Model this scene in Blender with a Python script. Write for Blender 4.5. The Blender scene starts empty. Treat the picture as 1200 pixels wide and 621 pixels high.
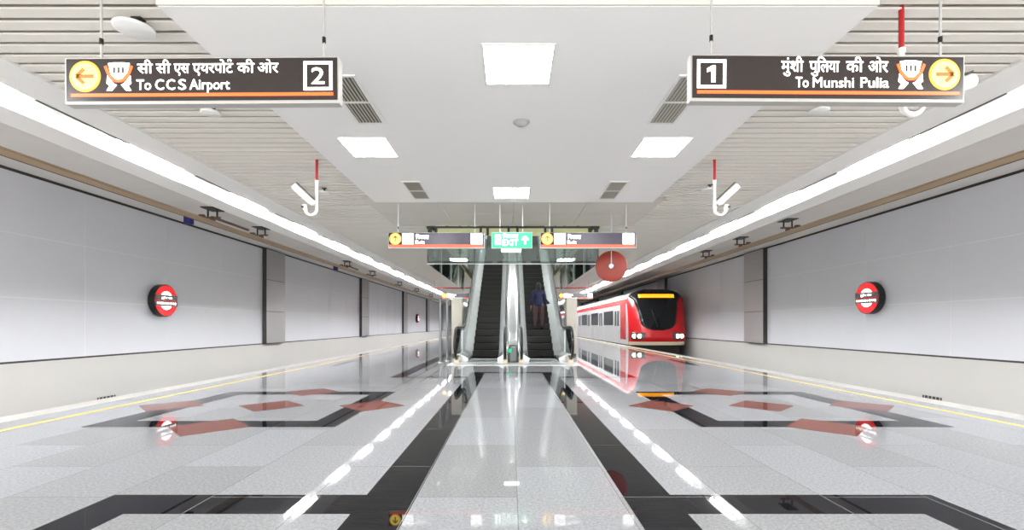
import bpy, math, random
from mathutils import Vector, Matrix
random.seed(7)
PI = math.pi
S = bpy.context.scene
COL = S.collection

# ------------------------------------------------------------------ camera, world, exposure
F_PX = 555.0
cam_d = bpy.data.cameras.new('camera'); cam = bpy.data.objects.new('camera', cam_d); COL.objects.link(cam)
cam.location = (0, 0, 1.1); cam.rotation_euler = (PI / 2, 0, 0)
cam_d.sensor_width = 36; cam_d.lens = 36 * F_PX / 1200
cam_d.shift_x = 0.001; cam_d.shift_y = (381 - 310.5) / 1200
cam_d.clip_end = 300
S.camera = cam
W = bpy.data.worlds.new('world'); S.world = W; W.use_nodes = True
W.node_tree.nodes['Background'].inputs[0].default_value = (1.0, 0.985, 0.96, 1)
W.node_tree.nodes['Background'].inputs[1].default_value = 3.3
S.view_settings.view_transform = 'Standard'; S.view_settings.look = 'None'
S.view_settings.exposure = 0.5; S.view_settings.gamma = 1; S.view_settings.use_curve_mapping = False
TUBE_E, PANEL_E = 245.0, 27.0

# ------------------------------------------------------------------ materials
def lin(c):
    return tuple((x / 255 / 12.92) if x / 255 <= 0.04045 else ((x / 255 + 0.055) / 1.055) ** 2.4 for x in c) + (1,)
MATS = {}
def mat(name, rgb, rough=0.5, metal=0.0, emit=None, es=0.0, noise=0.0, nscale=8.0, bump=0.0, spec=0.5, aniso=None):
    if name in MATS: return MATS[name]
    m = bpy.data.materials.new(name); m.use_nodes = True; nt = m.node_tree; b = nt.nodes['Principled BSDF']
    b.inputs['Base Color'].default_value = lin(rgb); b.inputs['Roughness'].default_value = rough
    b.inputs['Metallic'].default_value = metal; b.inputs['Specular IOR Level'].default_value = spec
    if emit: b.inputs['Emission Color'].default_value = lin(emit); b.inputs['Emission Strength'].default_value = es
    tc = nt.nodes.new('ShaderNodeTexCoord')
    no = nt.nodes.new('ShaderNodeTexNoise'); no.inputs['Scale'].default_value = nscale; no.inputs['Detail'].default_value = 4
    nt.links.new(tc.outputs['Object'], no.inputs['Vector'])
    if noise > 0:
        mx = nt.nodes.new('ShaderNodeMix'); mx.data_type = 'RGBA'
        c = lin(rgb)
        mx.inputs['A'].default_value = tuple(max(0, v * (1 - noise)) for v in c[:3]) + (1,)
        mx.inputs['B'].default_value = tuple(min(1, v * (1 + noise)) for v in c[:3]) + (1,)
        nt.links.new(no.outputs['Fac'], mx.inputs['Factor']); nt.links.new(mx.outputs['Result'], b.inputs['Base Color'])
    if bump > 0:
        bp = nt.nodes.new('ShaderNodeBump'); bp.inputs['Strength'].default_value = bump; bp.inputs['Distance'].default_value = 0.01
        nt.links.new(no.outputs['Fac'], bp.inputs['Height']); nt.links.new(bp.outputs['Normal'], b.inputs['Normal'])
    MATS[name] = m; return m

def glass_mat(name, tint, refl=0.12, rough=0.02, ior=1.5):
    m = bpy.data.materials.new(name); m.use_nodes = True; nt = m.node_tree
    for n in list(nt.nodes): nt.nodes.remove(n)
    out = nt.nodes.new('ShaderNodeOutputMaterial'); tr = nt.nodes.new('ShaderNodeBsdfTransparent'); gl = nt.nodes.new('ShaderNodeBsdfGlossy')
    tr.inputs[0].default_value = lin(tint); gl.inputs['Roughness'].default_value = rough; gl.inputs[0].default_value = (.95, 1, .98, 1)
    fr = nt.nodes.new('ShaderNodeFresnel'); fr.inputs[0].default_value = ior
    ad = nt.nodes.new('ShaderNodeMath'); ad.operation = 'ADD'; ad.use_clamp = True; ad.inputs[1].default_value = refl
    mx = nt.nodes.new('ShaderNodeMixShader')
    nt.links.new(fr.outputs[0], ad.inputs[0]); nt.links.new(ad.outputs[0], mx.inputs[0])
    nt.links.new(tr.outputs[0], mx.inputs[1]); nt.links.new(gl.outputs[0], mx.inputs[2]); nt.links.new(mx.outputs[0], out.inputs[0])
    MATS[name] = m; return m

def granite(name, c1, c2, cj, rough=0.08, speck=0.25, tiles=True, spec=0.5):
    m = bpy.data.materials.new(name); m.use_nodes = True; nt = m.node_tree; b = nt.nodes['Principled BSDF']
    tc = nt.nodes.new('ShaderNodeTexCoord'); sp = nt.nodes.new('ShaderNodeSeparateXYZ'); cb = nt.nodes.new('ShaderNodeCombineXYZ')
    nt.links.new(tc.outputs['Object'], sp.inputs[0])
    ay = nt.nodes.new('ShaderNodeMath'); ay.operation = 'ADD'; ay.inputs[1].default_value = 20.55
    ax = nt.nodes.new('ShaderNodeMath'); ax.operation = 'ADD'; ax.inputs[1].default_value = 19.55
    nt.links.new(sp.outputs['Y'], ay.inputs[0]); nt.links.new(sp.outputs['X'], ax.inputs[0])
    nt.links.new(ay.outputs[0], cb.inputs['X']); nt.links.new(ax.outputs[0], cb.inputs['Y'])
    br = nt.nodes.new('ShaderNodeTexBrick'); nt.links.new(cb.outputs[0], br.inputs['Vector'])
    br.offset = 0.5; br.inputs['Scale'].default_value = 1.0; br.inputs['Brick Width'].default_value = 1.31; br.inputs['Row Height'].default_value = 0.653
    br.inputs['Mortar Size'].default_value = 0.0035; br.inputs['Mortar Smooth'].default_value = 0.3; br.inputs['Bias'].default_value = -0.35
    br.inputs['Color1'].default_value = lin(c1); br.inputs['Color2'].default_value = lin(c2); br.inputs['Mortar'].default_value = lin(cj)
    no = nt.nodes.new('ShaderNodeTexNoise'); no.inputs['Scale'].default_value = 55; no.inputs['Detail'].default_value = 6; no.inputs['Roughness'].default_value = .75
    nt.links.new(tc.outputs['Object'], no.inputs['Vector'])
    rp = nt.nodes.new('ShaderNodeMapRange'); rp.inputs['From Min'].default_value = .3; rp.inputs['From Max'].default_value = .7
    rp.inputs['To Min'].default_value = 1 - speck; rp.inputs['To Max'].default_value = 1 + speck
    nt.links.new(no.outputs['Fac'], rp.inputs['Value'])
    ml = nt.nodes.new('ShaderNodeVectorMath'); ml.operation = 'SCALE'
    nt.links.new(br.outputs['Color'], ml.inputs[0]); nt.links.new(rp.outputs[0], ml.inputs['Scale'])
    nt.links.new(ml.outputs[0], b.inputs['Base Color'])
    b.inputs['Roughness'].default_value = rough; b.inputs['Specular IOR Level'].default_value = spec
    MATS[name] = m; return m

granite('granite_grey', (141, 143, 147), (124, 125, 125), (112, 112, 110), rough=.02, speck=.34, spec=.12)
granite('granite_black', (17, 18, 23), (25, 25, 30), (120, 120, 118), rough=.02, speck=.4, spec=.2)
granite('granite_rust', (116, 70, 62), (104, 62, 56), (110, 80, 74), rough=.03, speck=.25, spec=.15)
mat('yellow_line', (226, 190, 84), .5, noise=.08)
mat('edge_stone', (180, 178, 174), .35, noise=.06, nscale=12)
mat('white_paint', (232, 231, 229), .55, noise=.015, nscale=2)
mat('panel_white', (236, 235, 233), .6, noise=.01, nscale=1)
mat('slat', (226, 222, 214), .5)
mat('slat_gap', (196, 192, 184), .8)
mat('beige_ceiling', (214, 208, 199), .5, noise=.02, nscale=2)
mat('track_ceiling', (240, 237, 234), .7, noise=.05, nscale=1.5)
mat('wall_grey', (212, 213, 220), .33, noise=.03, nscale=.8)
mat('wall_joint', (226, 226, 226), .7)
mat('pilaster', (168, 167, 169), .3, metal=.3, noise=.03)
mat('dark_gap', (60, 58, 56), .8)
mat('parapet', (196, 194, 192), .55, noise=.03, nscale=1.2)
mat('concrete', (120, 117, 112), .9, noise=.1)
mat('tube_glow', (255, 255, 255), .5, emit=(255, 255, 255), es=TUBE_E)
mat('panel_glow', (255, 255, 255), .5, emit=(255, 255, 255), es=PANEL_E)
mat('shaft_fill_glow', (255, 255, 255), .5, emit=(255, 255, 252), es=60)
mat('metal_white', (225, 225, 222), .4)
mat('vent_louvre', (176, 172, 160), .5)
mat('vent_dark', (88, 84, 76), .7)
mat('grey_plastic', (175, 175, 172), .5)
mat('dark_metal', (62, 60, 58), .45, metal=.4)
mat('black', (16, 16, 17), .35)
mat('rubber', (14, 14, 15), .28)
mat('steel', (218, 220, 225), .2, metal=.5, noise=.12, nscale=3)
mat('steel_brushed', (200, 202, 205), .28, metal=.4, noise=.08, nscale=5)
mat('cover_grey', (128, 131, 134), .38, metal=.3, noise=.1, nscale=2)
mat('step_black', (30, 29, 28), .55, metal=.2)
mat('step_edge', (52, 50, 46), .5)
mat('pole_red', (172, 28, 34), .4)
mat('cctv_white', (232, 230, 226), .35)
mat('lens', (30, 30, 34), .1)
mat('sign_body', (178, 176, 172), .4, metal=.3)
mat('sign_face', (34, 29, 28), .25, emit=(70, 58, 56), es=.25)
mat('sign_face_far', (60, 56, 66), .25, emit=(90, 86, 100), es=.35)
mat('lit_white', (255, 255, 255), .4, emit=(255, 252, 246), es=2.6)
mat('lit_orange', (240, 90, 40), .4, emit=(246, 92, 38), es=1.1)
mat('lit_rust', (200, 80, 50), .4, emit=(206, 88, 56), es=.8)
mat('lit_yellow', (255, 225, 90), .4, emit=(255, 236, 110), es=1.4)
mat('lit_amber', (240, 160, 30), .4, emit=(246, 160, 24), es=1.2)
mat('arrow_brown', (140, 92, 20), .5, emit=(150, 96, 16), es=.5)
mat('lit_green', (20, 120, 84), .4, emit=(30, 205, 140), es=.75)
mat('lit_grey', (150, 150, 150), .4, emit=(140, 140, 140), es=.6)
mat('rust_disc', (132, 40, 24), .45, noise=.05)
mat('roundel_red', (226, 20, 28), .25, emit=(230, 20, 28), es=.45)
mat('roundel_dark', (74, 66, 68), .3, emit=(80, 70, 72), es=.3)
mat('roundel_line', (160, 30, 48), .3, emit=(160, 30, 48), es=.4)
mat('blue_box', (44, 44, 120), .5)
mat('insulator', (112, 92, 78), .5)
mat('conductor', (196, 176, 150), .4, metal=.3)
mat('pale_green', (206, 212, 160), .5, noise=.02)
mat('shaft_wall', (232, 238, 230), .35, noise=.15, nscale=.7)
mat('shaft_dark', (130, 138, 136), .5, noise=.1, nscale=.7)
mat('train_red', (186, 20, 28), .22, noise=.03)
mat('train_silver', (205, 205, 207), .28, metal=.35, noise=.04)
mat('train_roof', (214, 212, 212), .5)
mat('train_glass', (14, 18, 22), .06)
mat('train_window', (52, 58, 62), .08)
mat('train_lamp', (255, 246, 226), .2, emit=(255, 240, 210), es=1.6)
mat('train_cream', (220, 206, 180), .4)
mat('train_under', (34, 32, 31), .7)
mat('fascia_grey', (206, 203, 198), .5)
mat('kiosk', (196, 190, 178), .5, noise=.03)
mat('skin', (168, 118, 92), .5)
mat('cloth_blue', (20, 25, 62), .8, noise=.1, nscale=20)
mat('cloth_pink', (66, 42, 44), .8, noise=.1, nscale=20)
mat('hair', (18, 14, 13), .5)
glass_mat('skirt_glass', (206, 218, 214), .12)
glass_mat('side_glass', (226, 238, 232), .1, .03, 1.12)
glass_mat('rail_glass', (214, 226, 222), .12)

# ------------------------------------------------------------------ mesh helpers
class MB:
    def __init__(s): s.v = []; s.f = []; s.m = []; s.names = []; s.smooth = []
    def mi(s, name):
        if name not in s.names: s.names.append(name)
        return s.names.index(name)
    def add(s, vs, fs, m, smooth=False):
        o = len(s.v); s.v += [tuple(v) for v in vs]; k = s.mi(m)
        for f in fs: s.f.append(tuple(i + o for i in f)); s.m.append(k); s.smooth.append(smooth)
    def box(s, x0, x1, y0, y1, z0, z1, m):
        vs = [(x0, y0, z0), (x1, y0, z0), (x1, y1, z0), (x0, y1, z0), (x0, y0, z1), (x1, y0, z1), (x1, y1, z1), (x0, y1, z1)]
        s.add(vs, [(0, 3, 2, 1), (4, 5, 6, 7), (0, 1, 5, 4), (1, 2, 6, 5), (2, 3, 7, 6), (3, 0, 4, 7)], m)
    def cbox(s, c, d, m, rot=None):
        vs = []
        for z in (-1, 1):
            for x, y in ((-1, -1), (1, -1), (1, 1), (-1, 1)):
                p = Vector((x * d[0] / 2, y * d[1] / 2, z * d[2] / 2))
                if rot: p = rot @ p
                vs.append(p + Vector(c))
        s.add(vs, [(0, 3, 2, 1), (4, 5, 6, 7), (0, 1, 5, 4), (1, 2, 6, 5), (2, 3, 7, 6), (3, 0, 4, 7)], m)
    def prism(s, pts, a0, a1, axis, m, smooth=False):   # pts 2D polygon, extruded along axis
        def P(p, a):
            if axis == 'x': return (a, p[0], p[1])
            if axis == 'y': return (p[0], a, p[1])
            return (p[0], p[1], a)
        n = len(pts); vs = [P(p, a0) for p in pts] + [P(p, a1) for p in pts]
        fs = [tuple(range(n)), tuple(range(2 * n - 1, n - 1, -1))] + [(i, i + n, (i + 1) % n + n, (i + 1) % n) for i in range(n)]
        s.add(vs, fs, m, smooth)
    def tube(s, path, r, m, n=12, caps=True):
        path = [Vector(p) for p in path]; rings = []; prev = None
        for i, p in enumerate(path):
            d = (path[min(i + 1, len(path) - 1)] - path[max(i - 1, 0)]).normalized()
            ref = prev if prev is not None else (Vector((0, 0, 1)) if abs(d.z) < .9 else Vector((1, 0, 0)))
            a = (ref - d * ref.dot(d)).normalized(); prev = a; b = d.cross(a)
            rr = r[i] if isinstance(r, (list, tuple)) else r
            rings.append([p + (a * math.cos(t) + b * math.sin(t)) * rr for t in [2 * PI * k / n for k in range(n)]])
        vs = [v for ring in rings for v in ring]; fs = []
        for i in range(len(rings) - 1):
            for k in range(n):
                fs.append((i * n + k, i * n + (k + 1) % n, (i + 1) * n + (k + 1) % n, (i + 1) * n + k))
        s.add(vs, fs, m, True)
        if caps:
            s.add(rings[0], [tuple(range(n - 1, -1, -1))], m); s.add(rings[-1], [tuple(range(n))], m)
    def build(s, name, parent=None, **kw):
        me = bpy.data.meshes.new(name); me.from_pydata(s.v, [], s.f)
        for n in s.names: me.materials.append(MATS[n])
        me.polygons.foreach_set('material_index', s.m); me.polygons.foreach_set('use_smooth', s.smooth); me.update()
        o = bpy.data.objects.new(name, me); COL.objects.link(o)
        if parent: o.parent = parent
        for k, v in kw.items(): o[k] = v
        return o
def struct(name, mb): return mb.build(name, kind='structure')
def thing(name, label, cat, loc=(0, 0, 0), rot=(0, 0, 0), group=None):
    o = bpy.data.objects.new(name, None); COL.objects.link(o); o.location = loc; o.rotation_euler = rot
    o.empty_display_size = .1; o['label'] = label; o['category'] = cat
    if group: o['group'] = group
    return o
def dup(root, loc=None, label=None, group=None, rot=None, mirror=False):
    r = root.copy(); COL.objects.link(r)
    if loc is not None: r.location = loc
    if rot is not None: r.rotation_euler = rot
    if label: r['label'] = label
    if group: r['group'] = group
    for ch in [c for c in bpy.data.objects if c.parent == root]:
        c = ch.copy(); COL.objects.link(c); c.parent = r
        for g in [q for q in bpy.data.objects if q.parent == ch]:
            d = g.copy(); COL.objects.link(d); d.parent = c
    return r
def bevel(o, w=.005, seg=2):
    b = o.modifiers.new('bevel', 'BEVEL'); b.width = w; b.segments = seg; b.limit_method = 'ANGLE'; return o
def lettering(name, parts, parent, m, yf, extr=.002, bold=.004):
    """parts: (string, x0, x1, z0, z1) -> flat letters facing -Y fitted into each box"""
    mb = MB(); got = []
    for (txt, x0, x1, z0, z1) in parts:
        cu = bpy.data.curves.new('t', 'FONT'); cu.body = txt; cu.size = 1; cu.offset = 0 if 'M' in txt else bold; cu.resolution_u = 3
        ob = bpy.data.objects.new('t', cu); COL.objects.link(ob)
        bpy.context.view_layer.update()
        dg = bpy.context.evaluated_depsgraph_get(); me = bpy.data.meshes.new_from_object(ob.evaluated_get(dg))
        vs = [v.co.copy() for v in me.vertices]
        if vs: got.append((vs, [tuple(p.vertices) for p in me.polygons], x0, x1))
        COL.objects.unlink(ob); bpy.data.objects.remove(ob); bpy.data.curves.remove(cu); bpy.data.meshes.remove(me)
    ay = min(v.y for g in got for v in g[0]); by = max(v.y for g in got for v in g[0])
    z0 = min(p[3] for p in parts); z1 = max(p[4] for p in parts)
    for vs, fs, x0, x1 in got:
        ax = min(v.x for v in vs); bx = max(v.x for v in vs)
        mb.add([(x0 + (v.x - ax) / (bx - ax) * (x1 - x0), yf, z0 + (v.y - ay) / (by - ay) * (z1 - z0)) for v in vs], fs, m)
    o = mb.build(name, parent)
    so = o.modifiers.new('thick', 'SOLIDIFY'); so.thickness = extr; so.offset = 0
    return o
def ring_pts(r, n=32, a0=0, a1=2 * PI):
    return [(r * math.cos(a0 + (a1 - a0) * k / n), r * math.sin(a0 + (a1 - a0) * k / n)) for k in range(n + (0 if abs(a1 - a0 - 2 * PI) < 1e-6 else 1))]
def disc(mb, cx, cz, r, y0, y1, m, n=40):
    mb.prism([(cx + x, cz + z) for x, z in ring_pts(r, n)][::-1], y0, y1, 'y', m)

# ------------------------------------------------------------------ dimensions
YN, YF = -1.5, 78.0
ZC = 3.56              # slat soffit
XL, XR = -9.6, 9.9     # trackside walls
EL, ER = -6.1, 6.27    # platform edges
XC = 0.07

# ------------------------------------------------------------------ floor
mb = MB()
mb.box(EL + .35, ER - .35, YN, YF, -.25, 0, 'granite_grey')
mb.box(EL, EL + .35, YN, YF, -.25, 0, 'edge_stone'); mb.box(ER - .35, ER, YN, YF, -.25, 0, 'edge_stone')
mb.box(EL + .12, ER - .12, YN, YF, -1.1, -.25, 'concrete')
def inlay(x0, x1, y0, y1, m, z=.001): mb.box(x0, x1, y0, y1, -.02, z, m)
def rail_strips(x0, x1, y0, y1, m='granite_black'): inlay(x0, x1, y0, y1, m)
rail_strips(-.935, -.605, YN, 10.9); rail_strips(.72, 1.03, YN, 10.9)          # the two long stripes
inlay(-.935, 1.03, 10.9, 11.08, 'granite_black')
def frame(x0, x1, y0, y1, w, m='granite_black', sides='lrnf'):
    if 'l' in sides: inlay(x0, x0 + w, y0, y1, m)
    if 'r' in sides: inlay(x1 - w, x1, y0, y1, m)
    if 'n' in sides: inlay(x0 + w, x1 - w, y0, y0 + w, m)
    if 'f' in sides: inlay(x0 + w, x1 - w, y1 - w, y1, m)
def diamond(cx, cy, r, m='granite_rust', z=.002):
    mb.prism([(cx - r, cy), (cx, cy - r), (cx + r, cy), (cx, cy + r)], -.01, z, 'z', m)
def square_figure(cx, cy, m='granite_black'):
    frame(cx - 1.37, cx + 1.37, cy - 1.36, cy + 1.36, .33, m)
    for dx, dy in ((-1.37, 0), (1.37, 0), (0, -1.34), (0, 1.34), (0, 0)): diamond(cx + dx, cy + dy, .45)
square_figure(-3.27, 6.47); square_figure(3.42, 6.47)
# near border (runs back past the camera)
inlay(-2.57, -2.26, YN, 3.07, 'granite_black'); inlay(-2.26, -.935, 2.76, 3.07, 'granite_black')
inlay(2.41, 2.72, YN, 3.07, 'granite_black'); inlay(1.03, 2.41, 2.76, 3.07, 'granite_black')
# border round the escalators
inlay(-2.54, -2.24, 9.93, 26, 'granite_black'); inlay(-2.24, -.935, 9.93, 10.12, 'granite_black')
inlay(2.34, 2.64, 9.93, 26, 'granite_black'); inlay(1.03, 2.34, 9.93, 10.12, 'granite_black')
for sx, xa in ((-1, -4.85), (1, 5.08)):
    for y0, y1 in ((12.9, 15.3), (16.8, 19.4), (22.5, 25), (27, 30)): inlay(xa - .11, xa + .11, y0, y1, 'granite_black')
mb.box(-5.36, -5.29, YN, YF, -.02, .0015, 'yellow_line'); mb.box(5.54, 5.61, YN, YF, -.02, .0015, 'yellow_line')
struct('floor', mb)
mb = MB(); mb.box(XL - .3, XR + .3, YN, YF, -1.3, -1.1, 'concrete'); struct('floor', mb)

# ------------------------------------------------------------------ trackside walls
def side_wall(name, X, sx):
    mb = MB()
    def bx(d0, d1, y0, y1, z0, z1, m):     # d = distance the piece stands proud of the wall plane
        a, b = X - sx * d0, X - sx * d1
        mb.box(min(a, b), max(a, b), y0, y1, z0, z1, m)
    bx(-.3, -.004, YN, YF, -1.1, 4.3, 'wall_joint')
    bx(-.02, .03, YN, YF, -1.1, .36, 'parapet')
    bx(-.02, -.002, YN, YF, .36, .40, 'dark_gap'); bx(-.02, -.002, YN, YF, 4.06, 4.12, 'dark_gap')
    P0 = 18.3; n0 = int((YN - P0) // 11.72)
    for n in range(n0, 6):
        p = P0 + n * 11.72
        y = p + 1.55
        ys = [y + k * 2.542 for k in range(5)]
        for k in range(4):
            for z0, z1 in ((.40, 1.625), (1.645, 2.865), (2.885, 4.06)):
                bx(-.02, 0, ys[k] + .01, ys[k + 1] - .01, z0, z1, 'wall_grey')
    struct(name, mb)
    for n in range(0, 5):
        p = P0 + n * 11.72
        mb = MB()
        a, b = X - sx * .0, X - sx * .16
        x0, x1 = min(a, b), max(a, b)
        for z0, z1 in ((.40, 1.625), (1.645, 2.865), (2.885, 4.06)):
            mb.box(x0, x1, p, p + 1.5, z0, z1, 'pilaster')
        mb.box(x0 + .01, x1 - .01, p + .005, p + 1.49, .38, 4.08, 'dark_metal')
        mb.box(x0 + .002, x1 - .001, p - .012, p + .004, .38, 4.08, 'dark_metal')  # thin dark plate paints in the shade on the pilaster's near side
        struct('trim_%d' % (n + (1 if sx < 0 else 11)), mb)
side_wall('wall_left', XL, -1); side_wall('wall_right', XR, 1)
mb = MB(); mb.box(XL - .3, XR + .3, YF, YF + .3, -1.3, 9, 'wall_grey'); struct('wall_back', mb)

# ------------------------------------------------------------------ ceilings
OX0, OX1, OY0, OY1 = -2.1, 2.2, 11.77, 27.6     # escalator opening
PX0, PX1, PY0, PY1 = -2.64, 2.74, 3.54, 9.17    # dropped white panel
SL, SR = -4.67, 4.74
mb = MB()   # slats, running across the platform
y = YN
while y < YF:
    segs = [(SL, SR)]
    if y + .11 > PY0 and y < PY1: segs = [(SL, PX0 - .03), (PX1 + .03, SR)]
    elif y + .11 > PY1 and y < OY0: segs = [(SL, -2.9), (3.0, SR)]
    elif y >= OY0 - .11 and y < OY1: segs = [(SL, OX0 - .06), (OX1 + .06, SR)]
    for a, b in segs:
        mb.prism([(y, ZC + .016), (y, ZC), (y + .108, ZC), (y + .108, ZC + .016)], a, b, 'x', 'slat')
    y += .162
struct('ceiling', mb)
mb = MB()   # backing above the slats
Z0 = ZC + .085
mb.box(SL - .05, SR + .05, YN, OY0, Z0, Z0 + .2, 'slat_gap')
mb.box(SL - .05, OX0, OY0, OY1, Z0, Z0 + .2, 'slat_gap'); mb.box(OX1, SR + .05, OY0, OY1, Z0, Z0 + .2, 'slat_gap')
mb.box(SL - .05, SR + .05, OY1, YF, Z0, Z0 + .2, 'slat_gap')
struct('ceiling', mb)
mb = MB()
for k in range(4):
    a = -2.9 + k * 1.475
    mb.box(a + .004, a + 1.471, PY1 - .06, PY1 + 1.28, ZC, ZC + .05, 'beige_ceiling')
    mb.box(a + .004, a + 1.471, PY1 + 1.29, OY0 - .05, ZC, ZC + .05, 'beige_ceiling')
struct('ceiling', mb)
ZP = 3.48
mb = MB(); mb.box(PX0, PX1, PY0 - .02, PY0 - .001, ZP + .003, Z0, 'fascia_grey'); mb.box(PX0, PX1, PY0, PY1, ZP, ZP + .05, 'panel_white'); mb.box(PX0 + .03, PX1 - .03, PY0 + .02, PY1 - .03, ZP + .05, Z0, 'panel_white'); struct('ceiling', mb)

# light trough + fascia over each platform edge, and the ceiling over each track
def edge_soffit(sx, s0, slot0, slot1, f1, Xw):
    mb = MB()
    def bx(a, b, y0, y1, z0, z1, m):
        a, b = sx * a, sx * b; mb.box(min(a, b), max(a, b), y0, y1, z0, z1, m)
    def pr(pts, m):
        pts = [(sx * x, z) for x, z in pts]
        mb.prism(pts if sx > 0 else pts[::-1], YN, YF, 'y', m)
    bx(s0, slot0, YN, YF, ZC - .02, ZC + .2, 'white_paint')                    # inner flat band
    for i_ in range(-1, 27): bx(slot0 - .02, slot0 + .02, 5.13 + 2.6 * i_ - (.15 if sx > 0 else 0), 6.38 + 2.6 * i_ - (.15 if sx > 0 else 0), ZC - .023, ZC - .018, 'vent_dark')
    bx(slot0 - .0, slot1 + .05, YN, YF, ZC + .1, ZC + .2, 'white_paint')       # slot top
    pr([(slot1, ZC + .1), (slot1, ZC - .09), (slot1 + .27, ZC - .165), (slot1 + .28, ZC + .6), (slot1 + .05, ZC + .6)], 'white_paint')
    struct('ceiling', mb)
    mb = MB()
    a, b = sx * (slot1 + .28), Xw + sx * .02
    n = 20; L = (YF - YN) / n
    for k in range(n):
        mb.box(min(a, b), max(a, b), YN + k * L + .006, YN + (k + 1) * L - .006, 4.12, 4.3, 'track_ceiling')
    mb.box(min(a, b), max(a, b), YN, YF, 4.14, 4.32, 'dark_gap')
    struct('ceiling', mb)
edge_soffit(-1, 4.67, 5.15, 5.5, 5.78, XL); edge_soffit(1, 4.74, 5.22, 5.57, 5.85, XR)

# trough lights
def tube_light(x):
    t = thing('trough_light', '', 'light')
    m1 = MB(); m1.box(-.15, .15, 0, 1.28, .05, .09, 'metal_white'); m1.build('housing', t)
    m2 = MB(); m2.prism([(.03 * math.cos(a), .02 + .05 * math.sin(a)) for a in [PI + PI * q / 10 for q in range(11)]][::-1], .01, 1.27, 'y', 'tube_glow'); m2.build('diffuser', t)
    return t
base = None
ordn = ['nearest', 'second', 'third', 'fourth', 'fifth', 'sixth', 'seventh', 'eighth']
for side, x, off in (('left', -5.325, 0), ('right', 5.395, -.15)):
    k = 0
    for i in range(-1, 26):
        y0 = 3.82 + off + 2.6 * i
        if base is None: base = tube_light(x); o = base
        else: o = dup(base)
        o.location = (x, y0, ZC + .01)
        vis = i - 0
        if i < 0: lab = 'light strip at the very start of the %s ceiling trough, beside the viewpoint' % side
        elif vis < 8: lab = '%s bright light strip from the viewpoint in the %s ceiling trough' % (ordn[vis], side)
        else: lab = 'small far light strip deep in the %s ceiling trough, beyond the eighth' % side
        o['label'] = lab; o['group'] = 'light strips in the %s trough' % side

# ------------------------------------------------------------------ fittings on the dropped panel
def panel_light(x0, x1, y0, y1, label):
    t = thing('ceiling_light', label, 'light', ((x0 + x1) / 2, (y0 + y1) / 2, ZP), group='square lights in the white ceiling panel')
    w, d = (x1 - x0) / 2, (y1 - y0) / 2
    f = MB()
    for a in ((-w - .02, w + .02, -d - .02, -d), (-w - .02, w + .02, d, d + .02), (-w - .02, -w, -d, d), (w, w + .02, -d, d)): f.box(*a, -.008, .002, 'metal_white')
    f.build('frame', t)
    g = MB(); g.box(-w, w, -d, d, -.005, .002, 'panel_glow'); g.build('diffuser', t)
panel_light(-.235, .365, 4.02, 4.66, 'largest glowing square ceiling light, centred nearest the viewpoint')
panel_light(-2.02 - .18, -1.60, 6.01, 6.67, 'glowing square ceiling light at the left of the white panel')
panel_light(1.70, 2.30, 6.01, 6.67, 'glowing square ceiling light at the right of the white panel')
panel_light(-.30, .32, 8.2, 8.86, 'smallest glowing square ceiling light at the far edge of the panel')
def vent(x0, y0, label):
    w, L = .27, 1.03
    t = thing('ceiling_vent', label, 'vent', (x0, y0, ZP), group='slotted vents in the white ceiling panel')
    f = MB()
    for a in ((-.03, 0, -.03, L + .03), (w, w + .03, -.03, L + .03), (0, w, -.03, 0), (0, w, L, L + .03)): f.box(*a, -.012, .002, 'metal_white')
    f.build('frame', t)
    b = MB(); b.box(0, w, 0, L, -.001, .002, 'vent_dark'); b.build('backing', t)
    l = MB()
    for k in range(7):
        a = .008 + k * .0375
        l.cbox((a + .014, L / 2, -.006), (.023, L, .004), 'vent_louvre', Matrix.Rotation(math.radians(20), 3, 'Y'))
    l.build('louvres', t)
    d = MB(); d.box(0, w, L / 2 - .012, L / 2 + .012, -.014, 0, 'metal_white'); d.build('divider', t)
vent(-1.78, 4.53, 'near left slotted ceiling vent beside the platform 2 sign')
vent(1.63, 4.53, 'near right slotted ceiling vent beside the platform 1 sign')
vent(-1.80, 7.86, 'far left slotted ceiling vent near the panel rear edge')
vent(1.66, 7.86, 'far right slotted ceiling vent near the panel rear edge')
def lathe(mb, prof, m, n=32, c=(0, 0)):
    vs = []; fs = []
    for r, z in prof:
        for k in range(n): vs.append((c[0] + r * math.cos(2 * PI * k / n), c[1] + r * math.sin(2 * PI * k / n), z))
    for i in range(len(prof) - 1):
        for k in range(n): fs.append((i * n + k, i * n + (k + 1) % n, (i + 1) * n + (k + 1) % n, (i + 1) * n + k))
    mb.add(vs, fs, m, True)
t = thing('smoke_detector', 'small grey round detector in the middle of the white ceiling panel', 'detector', (.12, 5.55, ZP))
m1 = MB(); lathe(m1, [(.001, -.012), (.09, -.012), (.1, .001)], 'grey_plastic'); m1.build('base', t)
m1 = MB(); lathe(m1, [(.001, -.045), (.05, -.04), (.07, -.012)], 'grey_plastic'); m1.build('dome', t)
def disc_speaker(x, y, label, r=.145):
    t = thing('ceiling_antenna', label, 'antenna', (x, y, ZC), group='flat white discs under the slatted ceiling')
    m1 = MB(); lathe(m1, [(.001, -.10), (r - .01, -.10), (r, -.092), (r, -.078), (r - .01, -.07), (.001, -.07)], 'metal_white'); m1.build('disc', t)
    m1 = MB(); m1.tube([(.03, 0, -.07), (.03, 0, .03)], .02, 'dark_metal'); m1.box(-.01, .07, -.03, .03, -.01, .0, 'dark_metal'); m1.build('bracket', t)
disc_speaker(-3.02, 3.8, 'large flat white disc on the slatted ceiling above the platform 2 sign')
disc_speaker(-3.36, 5.3, 'flat white disc on left slatted ceiling just below the platform 2 sign', .10)
disc_speaker(3.42, 5.25, 'flat white disc on right slatted ceiling just below the platform 1 sign', .10)
disc_speaker(-3.38, 8.5, 'small white disc on the left slats beside the hooked camera', .11)
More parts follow.
